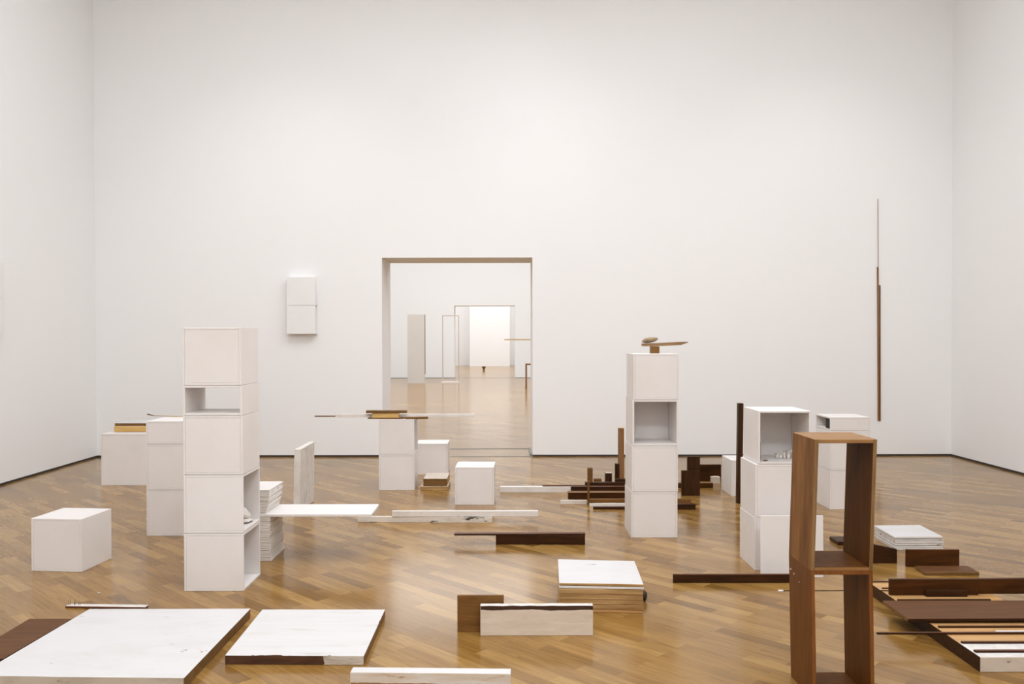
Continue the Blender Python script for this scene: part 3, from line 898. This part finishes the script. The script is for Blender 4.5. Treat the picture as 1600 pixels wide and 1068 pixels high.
def stick(name, x0, x1w, ypx, th, dp, mat, lb, z=zq, group=gS, cat='stick', **k):
    p = P(x0, ypx, z)
    o = board(name, (p.x, p.y, z), (x1w, p.y, z), dp, th, mat, **k)
    return tag(o, lb, cat, group)
R_ = PXr + .02
stick('dark_stick', 1524.2, R_, 1019.4, .009, .02, {'default': 'dark', 'top': 'reddish'}, 'front stick on the white painted strip of the platform', bev=.002)
stick('dark_stick', 1503.8, R_, 1005.4, .009, .018, {'default': 'dark', 'top': 'reddish'}, 'stick along the border of oak and white paint on the platform', bev=.002)
stick('long_stick', 1371, R_, 991.2, .010, .014, {'default': 'dark', 'top': 'reddish'}, 'longest thin stick, jutting far left over the platform edge', bev=.0015)
p = P(1558, 990, zq)
tag(board('white_strip', (p.x, P(1558, 991.2, zq).y + .016, zq), (R_, P(1558, 991.2, zq).y + .016, zq), .012, .012, 'white'), 'narrow white strip behind the longest thin stick', 'strip')
stick('dark_stick', 1467, R_, 980.6, .009, .014, {'default': 'dark', 'top': 'reddish'}, 'dark stick on bare oak between long stick and mauve board', bev=.002)
stick('dark_stick', 1446, R_, 971.2, .010, .012, {'default': 'dark', 'top': 'dark'}, 'dark stick peeping out beneath the front of the mauve board', bev=.002)
stick('dark_stick', 1403, R_ - .1, 939.2, .010, .014, {'default': 'dark', 'top': 'dark'}, 'dark stick carrying the rear edge of the mauve board', bev=.002)
# mauve board
zm = zq + .0105
zt_ = zm + .015
q = [P(1417.7, 966.2, zt_), P(1660, 965.4, zt_), P(1636, 937.4, zt_), P(1378.7, 937.8, zt_)]
q[2].x = q[1].x
tag(prism('mauve_board', q, zm, zt_, {'default': 'dark', 'top': 'mauve', 'left': 'rodbrown'}), 'broad mauve-brown board lying across the platform', 'board')
pA = P(1390.8, 929.8, zq)
tag(board('tall_plank', (pA.x, pA.y, zq), (pX(1529, pA.y), pA.y, zq), .022, .089, 'plankwood', bev=.001), 'knotty dark plank standing on edge at the rear of the platform', 'plank')
tag(board('tall_plank', (pX(1440, pA.y), pA.y + .026, zq), (PXr + .28, pA.y + .026, zq), .022, .078, 'plankwood', bev=.001, h2=.086), 'dark plank on edge continuing right behind the knotty plank', 'plank')
p = P(1448, 932.3, zq); 
tag(board('dark_block', (p.x, pA.y - .030, zq), (pX(1512.3, pA.y - .03), pA.y - .030, zq), .026, .034, 'dark', bev=.002), 'low dark block in front of the knotty plank', 'block')
yr = PYb - .012
a = pX(1330, yr)
o = rod('thin_rod', (a, yr, zq + .004), (pX(1480, yr), yr, zq + .004), .0035, 'dark', seg=6); tag(o, 'thin dark rod along the rear edge of the platform', 'rod', 'thin rods poking out left of the knotty plank')
p = P(1378, 919.4, zq); o = rod('thin_rod', (p.x, p.y, zq + .004), (p.x + .3, p.y, zq + .004), .0035, 'dark', seg=6); tag(o, 'short dark rod just behind the long white-tipped rod', 'rod', 'thin rods poking out left of the knotty plank')
p = P(1216, 922.6, zq + .004)
wr = empty('tipped_rod', (p.x, p.y, zq + .0045))
xe = pX(1390, p.y) + .0
rod('white_tip', (0, 0, 0), (.028, 0, 0), .006, 'white', parent=wr, seg=8)
rod('shaft', (.026, 0, 0), (xe - p.x + .18, 0, 0), .0032, 'dark', parent=wr, seg=8)
tag(wr, 'long thin rod with white tip passing behind the wooden tower', 'rod')

# ------------------------------------------------------------------ wall pieces
dW = .11
def wall_pair(x0, y0, z0, rot, lab):
    for k in range(2):
        bm = bmesh.new()
        add_box(bm, 0, .355, 0, .012, 0, .352, .001)
        add_box(bm, 0.0005, .335, .0125, dW - .001, 0.001, .351, .001)
        add_box(bm, .3355, .3545, .0125, dW - .001, 0.0, .010 if k else .002, .0)
        o = link('wall_box', bm, 'wall_box', None, (x0, y0, z0 + k * .3545), rot)
        tag(o, lab[k], 'box', 'white boxes hung on the walls')
M['wall_box'] = paint('wall_box_paint', (240, 238, 236), (232, 229, 226), .5, 3, .6)
xb = PY(448.3, 500, YB - dW).x; zb = PY(470, 521.2, YB - dW).z
wall_pair(xb, YB - dW - .0005, zb, 0, ['lower of two white boxes hung on the back wall', 'upper of two white boxes hung on the back wall'])
xo = XL + dW
Yo = (PY(7, 500, 1).x); Yo = xo / PY(7, 500, 1).x
wall_pair(xo + .0005, Yo - .355, zb, math.pi / 2, ['lower white box hung on the left wall at the picture edge', 'upper white box hung on the left wall at the picture edge'])
# sticks on the right of the back wall
ys = YB - .0165
def vstick(name, x0, y0, x1, y1, w, mat, lb, dp=.016, off=0):
    a = PY(x1, y1, ys + off); b = PY(x0, y0, ys + off)
    L = (b - a).length
    bm = bmesh.new(); add_box(bm, -w / 2, w / 2, 0, dp, 0, L, .0008)
    o = link(name, bm, mat, None, (a.x, ys + off, a.z), (0, math.atan2(b.x - a.x, b.z - a.z), 0))
    return tag(o, lb, 'stick', 'slim sticks hung upright on the back wall')
vstick('hung_stick', 1371.9, 417, 1373.0, 657, .017, 'rodbrown_z', 'left brown stick of the pair hung upright on the back wall')
vstick('hung_stick', 1375.1, 445, 1375.4, 657, .012, 'brown_z', 'right, shorter brown stick of the pair hung on the back wall')
vstick('hung_needle', 1371.9, 310.5, 1372.4, 430, .006, 'rodbrown_z', 'needle-thin rod rising highest on the back wall', dp=.005, off=-.0055)

# ------------------------------------------------------------------ next rooms
pf = P(636.8, 598.8); pg = P(663.6, 598.8)
bm = bmesh.new(); hgt = PY(650, 491, pf.y).z
add_box(bm, 0, pg.x - pf.x, 0, .10, 0, hgt, .002)
o = link('monolith', bm, 'panel_paint', None, (pf.x, pf.y, 1e-4)); tag(o, 'tall pale panel standing in the next room', 'panel')
bm = bmesh.new(); add_box(bm, pg.x - pf.x + .0005, pg.x - pf.x + .014, 0.0, .10, .3, hgt, 0)
link('raw_edge', bm, 'brown_z', o)
pf = P(691.2, 598.2); yf = pf.y; x1 = P(717.4, 598.2).x; hgt = PY(700, 492.2, yf).z; w = x1 - pf.x
fr = empty('frame_sculpture', (pf.x, yf, 1e-4))
for nm, b, mm in (('upright', (0, .03, 0, .03, .062, hgt), 'frame_beige'), ('upright', (w - .03, w, 0, .03, .062, hgt), 'frame_beige'), ('top_rail', (0.031, w - .031, 0, .03, hgt - .03, hgt), 'frame_beige'), ('base', (-.02, w + .0, -.05, .15, 0, .06), 'white')):
    bm = bmesh.new(); add_box(bm, *b, bev=.001); link(nm, bm, mm, fr)
tag(fr, 'thin upright rectangular frame on a white base in the next room', 'frame')
# rod on a stand, brown trestle
Yk = 20.0
a = PY(788, 530.3, Yk); xk = PY(829, 530, Yk).x + .5
stn = empty('rod_stand', (xk, Yk, 0))
bm = bmesh.new(); add_box(bm, a.x - xk, .08, -.012, .012, a.z - .013, a.z + .013, .002); link('arm', bm, 'brass', stn)
bm = bmesh.new(); add_box(bm, -.02, .02, .0125, .05, .021, a.z + .02, .002); link('post', bm, 'brass', stn)
bm = bmesh.new(); add_box(bm, -.2, .2, -.2, .2, .0005, .02, .002); link('base', bm, 'brass', stn)
tag(stn, 'pale yellow rod held out level at eye height in the next room', 'rod')
pt = P(822.5, 606); Yq = pt.y; hq = PY(822, 567.6, Yq).z
tr = empty('brown_trestle', (pt.x - .03, Yq, 1e-4))
for nm, b in (('leg', (0, .05, 0, .05, 0, hq - .05)), ('leg', (.95, 1.0, 0, .05, 0, hq - .05)), ('crossbar', (0, 1.0, 0, .05, hq - .0495, hq)), ('foot', (0.0, .05, .0505, .4, 0, .04)), ('foot', (.95, 1.0, .0505, .4, 0, .04))):
    bm = bmesh.new(); add_box(bm, *b, bev=.002); link(nm, bm, 'rodbrown_z', tr)
tag(tr, 'slim brown trestle just inside the next room at right', 'trestle')
# little brown pot in the third room
pp = P(756, 578.6)
bm = bmesh.new()
prf = [(0.0, 0), (.035, 0), (.03, .03), (.022, .05), (.05, .09), (.07, .16), (.062, .165), (.04, .10), (0.0, .09)]
seg = 20; rings = []
for r, z in [(a_ * 1.35, b_ * 1.15) for a_, b_ in prf]:
    rings.append([bm.verts.new((r * math.cos(2 * math.pi * i / seg), r * math.sin(2 * math.pi * i / seg), z)) for i in range(seg)] if r > 0 else [bm.verts.new((0, 0, z))])
for k in range(len(rings) - 1):
    A_, B_ = rings[k], rings[k + 1]
    for i in range(seg):
        j = (i + 1) % seg
        if len(A_) == 1: bm.faces.new((A_[0], B_[j], B_[i]))
        elif len(B_) == 1: bm.faces.new((A_[i], A_[j], B_[0]))
        else: bm.faces.new((A_[i], A_[j], B_[j], B_[i]))
bmesh.ops.recalc_face_normals(bm, faces=bm.faces)
o = link('brown_cup', bm, 'rodbrown', None, (pp.x, pp.y, 2e-4), smooth=True); tag(o, 'small brown footed cup on the floor of the furthest room', 'cup')

# ------------------------------------------------------------------ light
def area(name, x, y, z, sx, sy, power, col):
    l = bpy.data.lights.new(name, 'AREA'); l.shape = 'RECTANGLE'; l.size = sx; l.size_y = sy
    l.energy = power; l.color = col
    o = bpy.data.objects.new(name, l); C.objects.link(o); o.location = (x, y, z)
    return o
xm = (XL + XR) / 2
NEU = (.90, .945, 1.0)
def bounce_fill(x, y, z, tx, ty, tz, L, power, col=NEU, wd=.5):  # unseen lamp, added to light a wall for its bounce
    o = area('added_bounce_light', x, y, z, L, wd, power, col)
    d = Vector((tx, ty, tz)) - Vector((x, y, z))
    q = d.to_track_quat('-Z', 'Y'); o.rotation_euler = q.to_euler()
    return o
area('luminous_ceiling_light', xm, 4.6, CZ - .05, 8.6, 8.6, 205, NEU)
def fill_strip(x, y, z, lx, ly, tilt_x, tilt_y, power, spread=120):  # unseen fill lamps, added to brighten the walls and box fronts
    o = area('added_fill_strip', x, y, z, lx, ly, power, NEU)
    o.rotation_euler = (math.radians(tilt_x), math.radians(tilt_y), 0)
    o.data.spread = math.radians(spread)
    return o
fill_strip(xm, YB - 4.6, CZ - .3, 8.6, .5, 36, 0, 36)
fill_strip(XL + 4.2, 4.2, CZ - .3, .5, 10.0, 0, -42, 92)
fill_strip(XR - 4.2, 4.2, CZ - .3, .5, 10.0, 0, 42, 108)
fill_strip(xm, -1.8, CZ - .3, 8.0, .5, 54, 0, 85)  # added fill from behind the camera, aimed at the box fronts
bounce_fill(xm, Y0 + 2.4, CZ - .3, xm, Y0, 1.8, 9.0, 210)  # added so the front wall bounces light into box fronts and interiors
area('luminous_ceiling_light', (R2L + R2R) / 2, (YR2 + Y2) / 2, CZ - .05, 12, 16, 1480, (.90, .95, 1.0))
area('luminous_ceiling_light', (R2L + R2R) / 2, (Y2 + TH + Y3) / 2, CZ - .05, 12, 10, 1080, (.90, .95, 1.0))
def spot(x, y, z, tx, ty, tz, power, col=(1, .97, .95), ang=75, r=.05):
    l = bpy.data.lights.new('track_spotlight', 'SPOT'); l.energy = power; l.color = col
    l.spot_size = math.radians(ang); l.spot_blend = 1.0; l.shadow_soft_size = r
    o = bpy.data.objects.new('track_spotlight', l); C.objects.link(o)
    o.location = (x, y, z)
    d = Vector((tx, ty, tz)) - Vector((x, y, z))
    o.rotation_euler = d.to_track_quat('-Z', 'Y').to_euler()
for x in (-2.6, 1.1, 3.9):
    spot(x, YB - 2.8, CZ - .3, x - .1, YB, 0.9, 45 if x == 1.1 else 85, ang=76)

w = bpy.data.worlds.new('world'); scn.world = w; w.use_nodes = True
w.node_tree.nodes['Background'].inputs[0].default_value = (1, 1, 1, 1)
w.node_tree.nodes['Background'].inputs[1].default_value = 0.05

vs = scn.view_settings
vs.view_transform = 'Standard'; vs.look = 'None'; vs.gamma = 1.0; vs.use_curve_mapping = False
vs.exposure = 0.05
